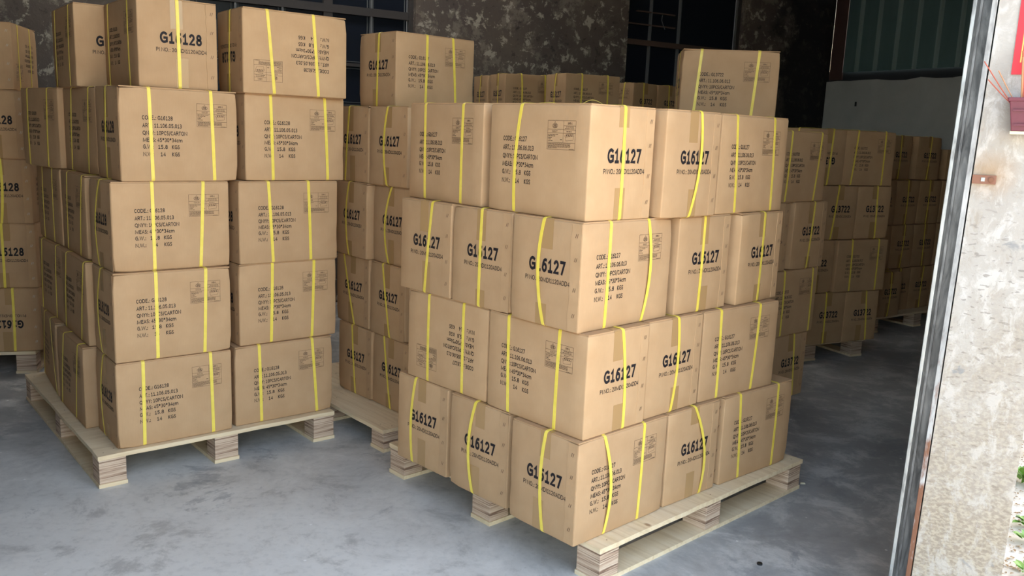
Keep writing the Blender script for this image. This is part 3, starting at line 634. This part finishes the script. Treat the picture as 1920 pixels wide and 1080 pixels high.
# ------------------------------------------------------------------ cartons: key: (x, y, yaw, z bottom, z top, side straps, end straps)
T_ = {
'A1a':(-0.162,3.241,0.7807,0.126,0.467,[],[[0.0389,0.0633,0.0531]]),
'A1b':(0.060,2.996,0.7912,0.126,0.467,[],[[0.0157,0.0425,0.0205]]),
'A1c':(0.283,2.739,0.7580,0.126,0.467,[[-0.103,-0.072,-0.0828],[0.0981,0.0934,0.0887]],[[-0.0097,0.0057,-0.0127]]),
'A1d':(0.515,3.059,-0.8322,0.126,0.467,[],[[-0.0021,0.0585,0.0585]]),
'A1e':(0.873,3.271,0.7021,0.126,0.467,[[-0.1287,-0.1166,-0.1044],[0.1201,0.1188,0.1174]],[]),
'A2a':(-0.125,3.101,-0.7995,0.467,0.801,[[-0.0986,-0.099,-0.0994],[0.0963,0.0965,0.0968]],[]),
'A2b':(0.190,2.764,-0.8095,0.467,0.801,[[-0.1269,-0.1213,-0.1157],[0.1062,0.1024,0.0986]],[[0.0124,0.0341,0.0398]]),
'A2c':(0.412,2.988,-0.8198,0.467,0.801,[],[[0.006,0.0145,-0.0075]]),
'A2d':(0.759,3.190,0.6824,0.467,0.801,[[-0.1296,-0.126,-0.1224],[0.104,0.0932,0.0824]],[]),
'A3a':(-0.161,3.240,0.7583,0.801,1.139,[],[[-0.0407,-0.0216,-0.0024]]),
'A3b':(0.051,3.017,0.7640,0.801,1.139,[],[[-0.0015,0.0011,0.0036]]),
'A3c':(0.260,2.776,0.7698,0.801,1.139,[[-0.095,-0.0985,-0.1021],[0.0923,0.1058,0.0819]],[[0.01,0.0247,-0.0036]]),
'A3d':(0.510,3.105,-0.8301,0.801,1.139,[],[[-0.0084,-0.0122,-0.016]]),
'A3e':(0.764,3.329,-0.7825,0.801,1.139,[],[[0.0106,0.0077,0.0048]]),
'A4a':(-0.145,3.156,-0.8744,1.139,1.486,[[-0.1224,-0.1193,-0.1161],[0.1085,0.1069,0.1053]],[]),
'A4b':(0.169,2.798,-0.8325,1.139,1.486,[[-0.0724,-0.0945,-0.0932]],[[0.0021,0.0026,0.003]]),
'A4c':(0.423,3.000,-0.8173,1.139,1.486,[],[[0.0314,0.0338,0.0]]),
'A4d':(0.754,3.237,0.7667,1.139,1.486,[[-0.1318,-0.1181,-0.1044],[0.121,0.1316,0.1422]],[]),
'B1a':(-1.409,3.369,0.6870,0.129,0.470,[[-0.1233,-0.1256,-0.1278],[0.1373,0.1402,0.1431]],[[0.0229,0.073,0.0461]]),
'B1b':(-1.061,3.681,0.6959,0.129,0.470,[[-0.1179,-0.1143,-0.1107],[0.1242,0.1361,0.148]],[]),
'B1c':(-1.749,3.592,2.2668,0.129,0.470,[[0.0887,0.1328,0.1769],[-0.1499,-0.11,-0.0702]],[]),
'B1d':(-2.053,3.989,2.1958,0.129,0.470,[[0.0882,0.1449,0.2016]],[]),
'B2a':(-1.409,3.376,0.6846,0.470,0.815,[[-0.067,-0.0679,-0.0688],[0.1246,0.1188,0.113]],[[0.0157,0.0754,0.0374]]),
'B2b':(-1.051,3.708,0.7141,0.470,0.815,[[-0.0769,-0.0814,-0.0859],[0.1152,0.1096,0.104]],[]),
'B2c':(-1.726,3.614,2.2475,0.470,0.815,[[0.1161,0.1532,0.1904],[-0.1966,-0.1501,-0.1035]],[]),
'B2d':(-2.010,3.965,2.2822,0.470,0.815,[[0.158,0.1793,0.2007],[-0.1048,-0.0855,-0.0661]],[]),
'B3a':(-1.418,3.400,0.7078,0.815,1.156,[[-0.0747,-0.0742,-0.0738],[0.1206,0.112,0.1035]],[[-0.0118,0.0609,0.0305]]),
'B3b':(-1.045,3.704,0.7159,0.815,1.156,[[-0.0968,-0.0875,-0.0783],[0.0837,0.0893,0.095]],[]),
'B3c':(-1.739,3.669,2.2443,0.815,1.156,[[0.0932,0.112,0.1309],[-0.1787,-0.1406,-0.1026]],[]),
'B3d':(-2.029,4.013,2.2712,0.815,1.156,[[0.1017,0.1073,0.113],[-0.0905,-0.0853,-0.0801]],[]),
'B4a':(-1.389,3.429,0.7112,1.156,1.506,[[-0.1148,-0.1118,-0.1089],[0.1183,0.1228,0.1273]],[[0.006,0.0158,0.0256]]),
'B4b':(-1.026,3.742,0.7107,1.156,1.506,[[-0.1139,-0.1096,-0.1053],[0.13,0.1379,0.1458]],[]),
'B4c':(-1.716,3.703,2.3059,1.156,1.506,[[0.0936,0.11,0.1264],[-0.1413,-0.1253,-0.1094]],[]),
'B4d':(-2.056,4.012,2.4019,1.156,1.506,[[0.1373,0.14,0.1427],[-0.1057,-0.0945,-0.0833]],[]),
'B5a':(-1.446,3.522,2.2585,1.506,1.836,[[0.162,0.1616,0.1611],[-0.1075,-0.1123,-0.117]],[[0.0024,0.0003,-0.0018]]),
'B5b':(-1.008,3.716,0.6507,1.506,1.836,[[-0.1233,-0.1096,-0.0959],[0.072,0.0835,0.095]],[[-0.0081,-0.0002,0.0078]]),
'B5c':(-1.815,3.804,2.2315,1.506,1.836,[[0.1516,0.1575,0.1633],[-0.1274,-0.119,-0.1107]],[]),
'C1a':(-0.587,4.178,0.7382,0.103,0.444,[],[[0.0247,0.008,-0.0087]]),
'C1b':(-0.380,3.957,0.7234,0.103,0.444,[],[[0.0531,0.0241,-0.0048]]),
'C2a':(-0.604,4.207,0.7227,0.444,0.782,[],[[0.0793,0.0297,-0.0199]]),
'C2b':(-0.397,3.963,0.7012,0.444,0.782,[],[[0.0395,0.0065,-0.0265]]),
'C3a':(-0.606,4.185,0.6884,0.782,1.135,[],[[0.0148,0.044,0.0157]]),
'C3b':(-0.387,3.971,0.7234,0.782,1.135,[],[[-0.0051,0.048,0.0151]]),
'C4a':(-0.613,4.212,0.7215,1.135,1.485,[],[[0.0193,0.0374,0.0555]]),
'C4b':(-0.409,3.979,0.7413,1.135,1.485,[],[[0.003,0.0302,0.0051]]),
'C5':(-0.489,4.151,0.7424,1.485,1.813,[[-0.0545,-0.0569,-0.0594],[0.0927,0.1048,0.117]],[[-0.0151,-0.0075,-0.0]]),
'D1b':(-2.745,4.672,1.8285,0.123,0.469,[],[]),
'D2b':(-2.748,4.681,1.8311,0.469,0.815,[],[]),
'D3b':(-2.753,4.682,1.8318,0.815,1.155,[],[]),
'D4b':(-2.760,4.672,1.8297,1.155,1.505,[],[]),
'D5':(-2.795,4.656,1.8291,1.505,1.842,[],[]),
'E1':(1.273,4.379,2.2764,0.113,0.448,[],[[-0.0284,-0.0434,-0.0585]]),
'E2':(1.293,4.292,0.7039,0.448,0.780,[[-0.0765,-0.0736,-0.0706],[0.1764,0.18,0.1836]],[]),
'E3a':(1.067,4.201,2.2758,0.780,1.115,[],[]),
'E3b':(1.325,4.418,2.2821,0.780,1.115,[],[[-0.0287,-0.0134,0.0018]]),
'E4':(1.278,4.288,0.7067,1.115,1.454,[[-0.1017,-0.1105,-0.1193],[0.1625,0.146,0.1296]],[]),
'E5':(0.992,4.258,-0.0942,1.456,1.811,[[-0.1363,-0.1485,-0.1606],[0.1273,0.117,0.1067]],[]),
'F1a':(1.947,5.620,2.0204,0.122,0.461,[],[[0.0229,0.0198,0.0166]]),
'F1b':(2.217,5.747,2.0225,0.122,0.461,[],[[-0.0271,-0.0439,-0.0606]]),
'F2a':(1.819,5.558,2.0204,0.461,0.803,[],[]),
'F2b':(2.203,5.647,0.4554,0.461,0.803,[[-0.1008,-0.0961,-0.0914],[0.1364,0.1384,0.1404]],[]),
'F3a':(1.953,5.623,2.0204,0.803,1.147,[],[[0.0169,0.0351,0.0534]]),
'F3b':(2.231,5.768,2.0133,0.803,1.147,[],[[-0.0178,-0.0262,-0.0347]]),
'F4a':(1.818,5.558,2.0204,1.147,1.494,[],[[-0.0386,-0.0288,-0.019]]),
'F4b':(2.182,5.660,0.4548,1.147,1.494,[[-0.1148,-0.1298,-0.1449],[0.126,0.1269,0.1278]],[]),
'G1a':(2.929,6.851,2.1655,0.121,0.466,[],[]),
'G1b':(3.175,7.018,2.1655,0.121,0.466,[],[]),
'G1c':(2.746,6.590,2.1655,0.121,0.466,[],[]),
'G2a':(2.910,6.838,2.1655,0.466,0.809,[],[]),
'G2b':(3.160,7.007,2.1655,0.466,0.809,[],[]),
'G2c':(2.660,6.670,2.1655,0.466,0.809,[],[]),
'G3a':(2.910,6.838,2.1655,0.809,1.153,[],[]),
'G3b':(3.160,7.007,2.1655,0.809,1.153,[],[]),
'G3c':(2.660,6.670,2.1655,0.809,1.153,[],[]),
'G4a':(2.826,6.871,2.1870,1.153,1.490,[],[]),
'G4b':(3.133,7.031,2.1107,1.153,1.490,[],[]),
'H5a':(0.030,6.742,0.4235,1.488,1.829,[],[]),
'H5b':(0.454,6.379,0.4527,1.481,1.822,[],[]),
'K5a':(0.904,7.485,2.2750,1.497,1.841,[],[]),
'K5b':(1.144,7.676,2.2539,1.497,1.841,[],[]),
'G3d':(3.425,7.195,2.1655,0.809,1.153,[],[]),
'G2d':(3.425,7.195,2.1655,0.466,0.809,[],[]),
'G1d':(3.425,7.195,2.1655,0.121,0.466,[],[]),
'H5z':(-.110,7.050,.4235,1.488,1.829,[],[]),
}
LAYER = {'1': 'bottom', '2': 'second', '3': 'third', '4': 'fourth', '5': 'top'}
def lab(key):
    p, l = key[0], key[1]; c = key[2:] 
    if p == 'A':
        lay = {'1': 'bottom', '2': 'second', '3': 'third', '4': 'top'}[l]
        if l in '42': pos = {'a': 'left end', 'b': 'front corner', 'c': 'middle of right side', 'd': 'right end'}[c]
        else: pos = {'a': 'left end', 'b': 'middle of left side', 'c': 'front corner', 'd': 'middle of right side', 'e': 'right end'}[c]
        return f'brown strapped carton at the {pos} of the {lay} layer, front pallet', 'cartons on the front pallet'
    if p == 'B':
        if l == '5': pos = {'a': 'topmost carton with code facing front on the left pallet', 'b': 'upside-down printed top carton at the right of the left pallet', 'c': 'topmost carton behind and left of another on the left pallet'}[c]
        else: pos = 'brown carton at the '+{'a': 'front left', 'b': 'front right', 'c': 'middle of left side', 'd': 'rear of left side'}[c]+f', {LAYER[l]} layer of left pallet'
        return pos, 'cartons on the left pallet'
    if p == 'C':
        if l == '5': return 'single brown carton topping the middle stack behind the front pallet', 'cartons on the middle pallet'
        return f"brown carton in the {'left' if c == 'a' else 'right'} column, {LAYER[l]} layer, of middle stack between pallets", 'cartons on the middle pallet'
    if p == 'D': return (f'upside-down carton in the bottom layer of the stack at left edge' if l == '1' else f'carton in the {LAYER[l]} layer of the stack cut by the left edge'), 'cartons in the stack at the left edge'
    if p == 'E':
        if l == '5': return 'single brown carton standing highest behind the right of the front pallet', 'cartons on the shaded pallet behind'
        return f"shaded carton{' half hidden' if c == 'a' else ''} in the {LAYER[l]} layer right behind the front pallet", 'cartons on the shaded pallet behind'
    if p == 'F': return f"dim carton, {'right' if c == 'b' else 'left'} one in the {LAYER[l] if l != '4' else 'top'} layer of the shadowed rear stack", 'cartons in the shadowed rear stack'
    if p == 'G': return f"very dark carton, {dict(a='second', b='third', c='first', d='fourth')[c]} in the {LAYER[l] if l != '4' else 'top'} row of farthest stack by jamb", 'cartons in the farthest stack'
    if p == 'H': return {'a': 'carton peeking above front pallet, left of the two before the wall', 'b': 'carton peeking above front pallet, right of the two before the wall', 'z': 'leftmost sliver of carton peeking out behind others at the wall'}[c], 'cartons peeking over the front pallet'
    if p == 'K': return f"dark carton under the rear window, {'left' if c == 'a' else 'right'} one behind the front pallet", 'cartons under the rear window'
CODE = dict(A='G16127', C='G16127', H='G16127', B='G16128', D='G16128', E='G13722', F='G13722', G='G13722', K='G13722')
INV = {'A2a', 'B5b', 'D1b', 'D5', 'F4a'}
ARCH = {'A1c': {('c', 0): (.010, 0)}, 'A3c': {('c', 1): (.006, 0), ('g', 0): (.003, 0)}, 'A1d': {('g', 0): (0, .008)}, 'A4c': {('g', 0): (0, .005)}, 'A1b': {('g', 0): (.004, 0)}}
for key, (x, y, rz, z0, z1, cs, gs) in T_.items():
    l, g = lab(key)
    carton(key, x, y, rz, z0, z1, CODE[key[0]], l, g, cs, gs, int(key in INV), ARCH.get(key, {}), 1 if key[0] in 'FGHK' else 2, key[0] == 'D')
HIDL = {'h1': 'hidden {} layer carton below the right one peeking at the wall', 'h2': 'hidden {} layer carton below the left one peeking at the wall', 'h3': 'hidden {} layer carton below the sliver peeking at the wall',
        'h4': 'hidden {} layer carton below the left one under rear window', 'h5': 'hidden {} layer carton below the right one under rear window', 'h6': 'hidden {} layer carton below the lone one behind the front pallet'}
for key, (x, y, rz, hs) in {'h1': (.454, 6.379, .4527, (.119, .46, .80, 1.141, 1.481)), 'h2': (.03, 6.742, .4235, (.12, .462, .804, 1.146, 1.488)), 'h3': (-.11, 7.05, .4235, (.12, .462, .804, 1.146, 1.488)),
                            'h4': (.904, 7.485, 2.275, (.122, .466, .81, 1.153, 1.497)), 'h5': (1.144, 7.676, 2.2539, (.122, .466, .81, 1.153, 1.497)), 'h6': (.784, 4.059, 2.2758, (.113, .448, .78, 1.115, 1.456))}.items():
    for i in range(4):
        carton(f'{key}{i}', x, y, rz, hs[i], hs[i+1], 'G16127' if key in ('h1', 'h2', 'h3') else 'G13722', HIDL[key].format(LAYER[str(i+1)]), 'hidden carrying cartons', detail=1)
r = empty('small_carton', (3.47, 7.24, 1.153), 2.1655, (.9, .9, .72)); tag(r, 'low pale carton wedged behind the jamb on the farthest stack', 'carton')
obj('carton_body', BODY[2], MATS['cardboard'], r); obj('packing_tape', TAPE[1][0], MATS['tape'], r)

# ------------------------------------------------------------------ pallets
def pallet(pal, label, x0, x1, y0, y1, h, nx=3, ny=3, bl=.098, bwid=.09):
    x, y, a = pal
    root = empty('wooden_pallet', (x, y, 0), a); tag(root, label, 'pallet', 'wooden pallets')
    td, tb = .0165, .015
    random.seed(label)
    # plywood deck with slightly uneven edge
    n = 14; v = []; f = []
    rim = []
    for k in range(n): rim.append((x0+(x1-x0)*k/n, y0+random.uniform(0, .004)))
    for k in range(n): rim.append((x1-random.uniform(0, .004), y0+(y1-y0)*k/n))
    for k in range(n): rim.append((x1-(x1-x0)*k/n, y1))
    for k in range(n): rim.append((x0+random.uniform(0, .004), y1-(y1-y0)*k/n))
    N = len(rim)
    MB().add([(p[0], p[1], h-td) for p in rim]+[(p[0], p[1], h) for p in rim], [tuple(range(N))[::-1], tuple(range(N, 2*N))]+[(i, (i+1) % N, (i+1) % N+N, i+N) for i in range(N)]).build('deck', MATS['plywood'], root)
    xs = [x0+.004+(x1-x0-bl-.008)*i/(nx-1) for i in range(nx)]; ys = [y0+.006+(y1-y0-bwid-.012)*j/(ny-1) for j in range(ny)]
    for xx in xs:
        MB().box(xx-.003, xx+bl+.003, y0+.003, y1-.003, 0, tb).build('bottom_board', MATS['plywood'], root)
        for yy in ys:
            j = random.uniform(-.004, .004)
            b = MB().box(-bl/2, bl/2, -bwid/2, bwid/2, tb, h-td).build('block', MATS['laminate'], root, bevel=.0015, loc=(xx+bl/2, yy+bwid/2, 0), rot=(0, 0, j*3))
            # nail heads at block
    nl = MB()
    for xx in xs:
        for yy in ys:
            for dx, dy in ((.025, .03), (.07, .06)):
                c = Vector((xx+dx, yy+dy, h+.0002)); ring = [c+Vector((math.cos(t)*.0028, math.sin(t)*.0028, 0)) for t in [k*math.pi/3 for k in range(6)]]
                nl.add(ring, [tuple(range(6))])
    nl.build('nail_heads', MATS['rust'], root)['kind'] = 'stuff'
    return root
pallet((.2235, 2.5203, -.82136), 'plywood pallet carrying the front stack, laminated block at its near corner', -1.06, .093, .029, 1.27, .1255)
pallet((-1.4901, 3.1534, .70135), 'plywood pallet carrying the left stack with deck edge showing', -.108, .885, -.062, 1.25, .1282)
pallet((-.47686, 3.7272, -.84743), 'plywood pallet between the two front stacks with knotty bare deck', -.95, .12, -.18, .95, .1025)
pallet((-2.5568, 4.4934, .25894), 'shadowed pallet under the stack cut by the left edge', -1.0, -.012, -.015, .95, .1225)
pallet((1.5576, 4.3229, .70505), 'pallet hidden under the shaded stack behind the front pallet', -.85, -.06, .05, .95, .112)
pallet((2.4578, 5.6168, .44962), 'dark pallet under the shadowed rear stack', -1.0, -.06, .04, 1.0, .1215)
pallet((3.4108, 6.9056, .59469), 'dim pallet showing its blocks under the farthest stack', -.90, .36, -.10, .9, .1208)
for q in ((.318, 6.145, .4527, 'pallet under the hidden rear rows, nearer one', -.05, .5, -.05, .35, .1185), (-.113, 6.5125, .4236, 'pallet under the hidden rear rows, left one', -.12, .5, -.05, .62, .1195), (.9348, 7.2159, .683, 'pallet under the rear window cartons, hidden', -.05, .7, -.02, .5, .1215)):
    pallet(q[:3], *q[3:])

# ------------------------------------------------------------------ door jamb things
def jl(x, y, z): return (P0[0]+x*math.cos(JW)-y*math.sin(JW), P0[1]+x*math.sin(JW)+y*math.cos(JW), z)
br = empty('iron_bracket', jl(.03, -.003, 1.32), JW); tag(br, 'rusty iron bracket fixed to the white jamb beside the track', 'bracket')
MB().box(-.026, .030, -.004, .003, -.0115, .0115).build('plate', MATS['rust'], br, bevel=.001)
MB().tube([(.019, -.003, 0), (.019, -.009, 0)], .0065, 8).build('bolt', MATS['track_rust'], br)
MB().box(-.005, .004, -.0055, -.003, -.005, .005).build('slot', MATS['track_steel'], br)
cp = empty('red_couplet', jl(.06, -.002, 1.59), JW); tag(cp, 'red paper couplet strip pasted on the jamb above the incense', 'couplet')
MB().box(0, .12, -.0012, .0, 0, .95).build('paper', MATS['red_paper'], cp)
gp = MB(); random.seed(4)
for k in range(46):
    x, z = random.uniform(.022, .1), random.uniform(.05, .9); s = random.uniform(.004, .010)
    t0 = random.uniform(0, 6.28); pts = [(x+s*math.cos(t0+q*.7)*(1-q*.08), -.0016, z+s*math.sin(t0+q*.7)*(1-q*.08)) for q in range(8)]
    gp.tube(pts, .0016, 4)
gp.build('gold_print', MATS['gold_print'], cp)['kind'] = 'stuff'
MB().box(.016, .019, -.0018, -.001, .03, .95).build('gold_border', MATS['gold_print'], cp)
ih = empty('incense_holder', jl(.112, -.03, 1.446), JW); tag(ih, 'dark red plastic incense holder hanging on the white jamb', 'incense holder')
def cup(z0, z1, w0, w1, d0, d1, name, m):
    b = MB()
    o0 = [(-w0, -d0), (w0, -d0), (w0, .024), (-w0, .024)]; o1 = [(-w1, -d1), (w1, -d1), (w1, .024), (-w1, .024)]
    b.hexa([(p[0], p[1], z0) for p in o0], [(p[0], p[1], z1) for p in o1]); return b.build(name, m, ih, bevel=.002)
cup(0, .078, .034, .046, .022, .030, 'cup', MATS['red_plastic']); cup(.074, .084, .049, .050, .033, .034, 'rim', MATS['red_plastic'])
MB().box(-.030, .030, -.0315, -.027, .014, .018).build('ridge', MATS['red_plastic'], ih); MB().box(-.035, .035, -.034, -.029, .050, .054).build('ridge', MATS['red_plastic'], ih)
MB().box(-.036, .036, -.024, .022, -.007, .0).build('base', MATS['chip'], ih)
random.seed(9)
for k, (dx, hz, lx) in enumerate(((-.030, .105, -.085), (-.022, .082, -.058), (-.026, .06, -.075), (-.018, .115, -.012), (-.010, .14, -.008), (-.004, .125, .004), (.004, .15, .012), (.012, .13, .02), (-.012, .13, -.020))):
    b = jl(.112+dx, -.03, 1.50); e = jl(.112+dx+lx, -.034-random.uniform(0, .01), 1.515+hz)
    o = MB().tube([b, ((b[0]+e[0])/2, (b[1]+e[1])/2, (b[2]+e[2])/2-.002), e], .0014 if k < 3 else .0022, 6).build('incense_stick', MATS['incense_red' if k % 2 == 0 else 'incense_brown'])
    tag(o, ['thin incense stick leaning lowest to the left', 'short thick incense stick leaning left', 'incense stick leaning far left from the holder'][k] if k < 3 else ['leftmost upright burnt incense stick in the red holder', 'second upright incense stick from the left in the holder', 'middle upright incense stick in the red holder', 'tallest upright incense stick in the red holder', 'rightmost upright incense stick in the red holder', 'upright incense stick tilted slightly left in the holder'][k-3], 'incense stick', 'incense sticks')

# ------------------------------------------------------------------ outside the jamb: weeds and leaf litter
random.seed(21)
def weed(x, y, n, size, label):
    root = empty('weed', (x, y, -.03)); tag(root, label, 'plant', 'weeds outside the jamb')
    for k in range(n):
        a = random.uniform(0, 6.28); tilt = random.uniform(.3, 1.1); l = size*random.uniform(.6, 1.1); wd = l*.28
        b = Vector((math.cos(a), math.sin(a), 0)); s = Vector((-b.y, b.x, 0)); o = b*random.uniform(0, size*.5)+Vector((0, 0, random.uniform(.01, size*.6)))
        pts = []
        for q, w_ in ((0, .1), (.35, 1), (.7, .8), (1, .02)):
            c = o+b*(l*q*math.cos(tilt))+Vector((0, 0, l*(q*math.sin(tilt)-.5*q*q*.6))); pts += [c-s*wd*w_, c+Vector((0, 0, -.15*wd)), c+s*wd*w_]
        f = []
        for q in range(3):
            for j in range(2): f.append((q*3+j, q*3+j+1, q*3+j+4, q*3+j+3))
        MB().add(pts, f).build('leaf', MATS['leaf_green'], root)
        if k % 4 == 0: MB().tube([(0, 0, 0), tuple(o*.5), tuple(o)], .002, 5).build('stem', MATS['leaf_green'], root)
weed(2.27, 3.55, 26, .075, 'green weed clump farthest along the outside wall foot')
weed(2.02, 3.10, 12, .05, 'small green weed in the middle outside the jamb')
weed(1.955, 2.96, 14, .05, 'green weed growing at the foot of the outside wall')
weed(1.80, 2.72, 12, .045, 'nearest green weed beside the jamb foot')
lt = MB()
for k in range(700):
    t = random.uniform(0, 3.2); d = abs(random.gauss(0, .10)); x, y = 1.40+.5*t+.866*d+.01, 2.2+.866*t-.5*d
    a = random.uniform(0, 6.28); s = random.uniform(.004, .012); z = -.028+random.uniform(0, .006)
    lt.add([(x+s*math.cos(a), y+s*math.sin(a), z), (x-s*.5*math.sin(a), y+s*.5*math.cos(a), z+.004), (x-s*math.cos(a), y-s*math.sin(a), z), (x+s*.5*math.sin(a), y-s*.5*math.cos(a), z+.003)], [(0, 1, 2, 3)])
o = lt.build('leaf_litter', MATS['dry_leaf']); o['kind'] = 'stuff'; tag(o, 'dry brown leaf litter along the outside wall foot', 'leaf litter')
o = MB().hexa([(-.012, -.006, 0), (.010, -.008, 0), (.012, .005, 0), (-.009, .007, 0)], [(-.010, -.005, .004), (.008, -.006, .006), (.010, .004, .003), (-.007, .005, .005)]).build('wood_chip', MATS['chip'], loc=(1.245, 3.37, 0)); tag(o, 'small pale wood chip on the floor right of the front pallet', 'chip')
o = MB().tube([(0, 0, 0), (0, 0, .006)], .009, 10).build('bottle_cap', MATS['rubber_black'], loc=(.868, 2.66, 0)); tag(o, 'small black disc lying on the floor near the bottom right', 'disc')

# loose strap ends curling up on top of the front pallet
for (x, y, rz, w_, hgt, lb) in ((.235, 2.80, -.2, .075, .016, 'loose yellow strap loop standing on the front corner top carton'), (.10, 2.93, .35, .10, .008, 'flat yellow strap tail lying on the top corner carton')):
    pts = [((w_*(k/10-.5), .002*math.sin(k), hgt*math.sin(math.pi*k/10)), (-math.cos(math.pi*k/10)*.4, 0, 1)) for k in range(11)]
    vv, ff = ribbon([(p, Vector(n).normalized()) for p, n in pts], .0125, .0009, (0, 1, 0))
    o = obj('strap_tail', mesh('strap_tail', vv, ff), MATS['strap'], loc=(x, y, 1.4885), rot=(0, 0, rz)); tag(o, lb, 'strap')
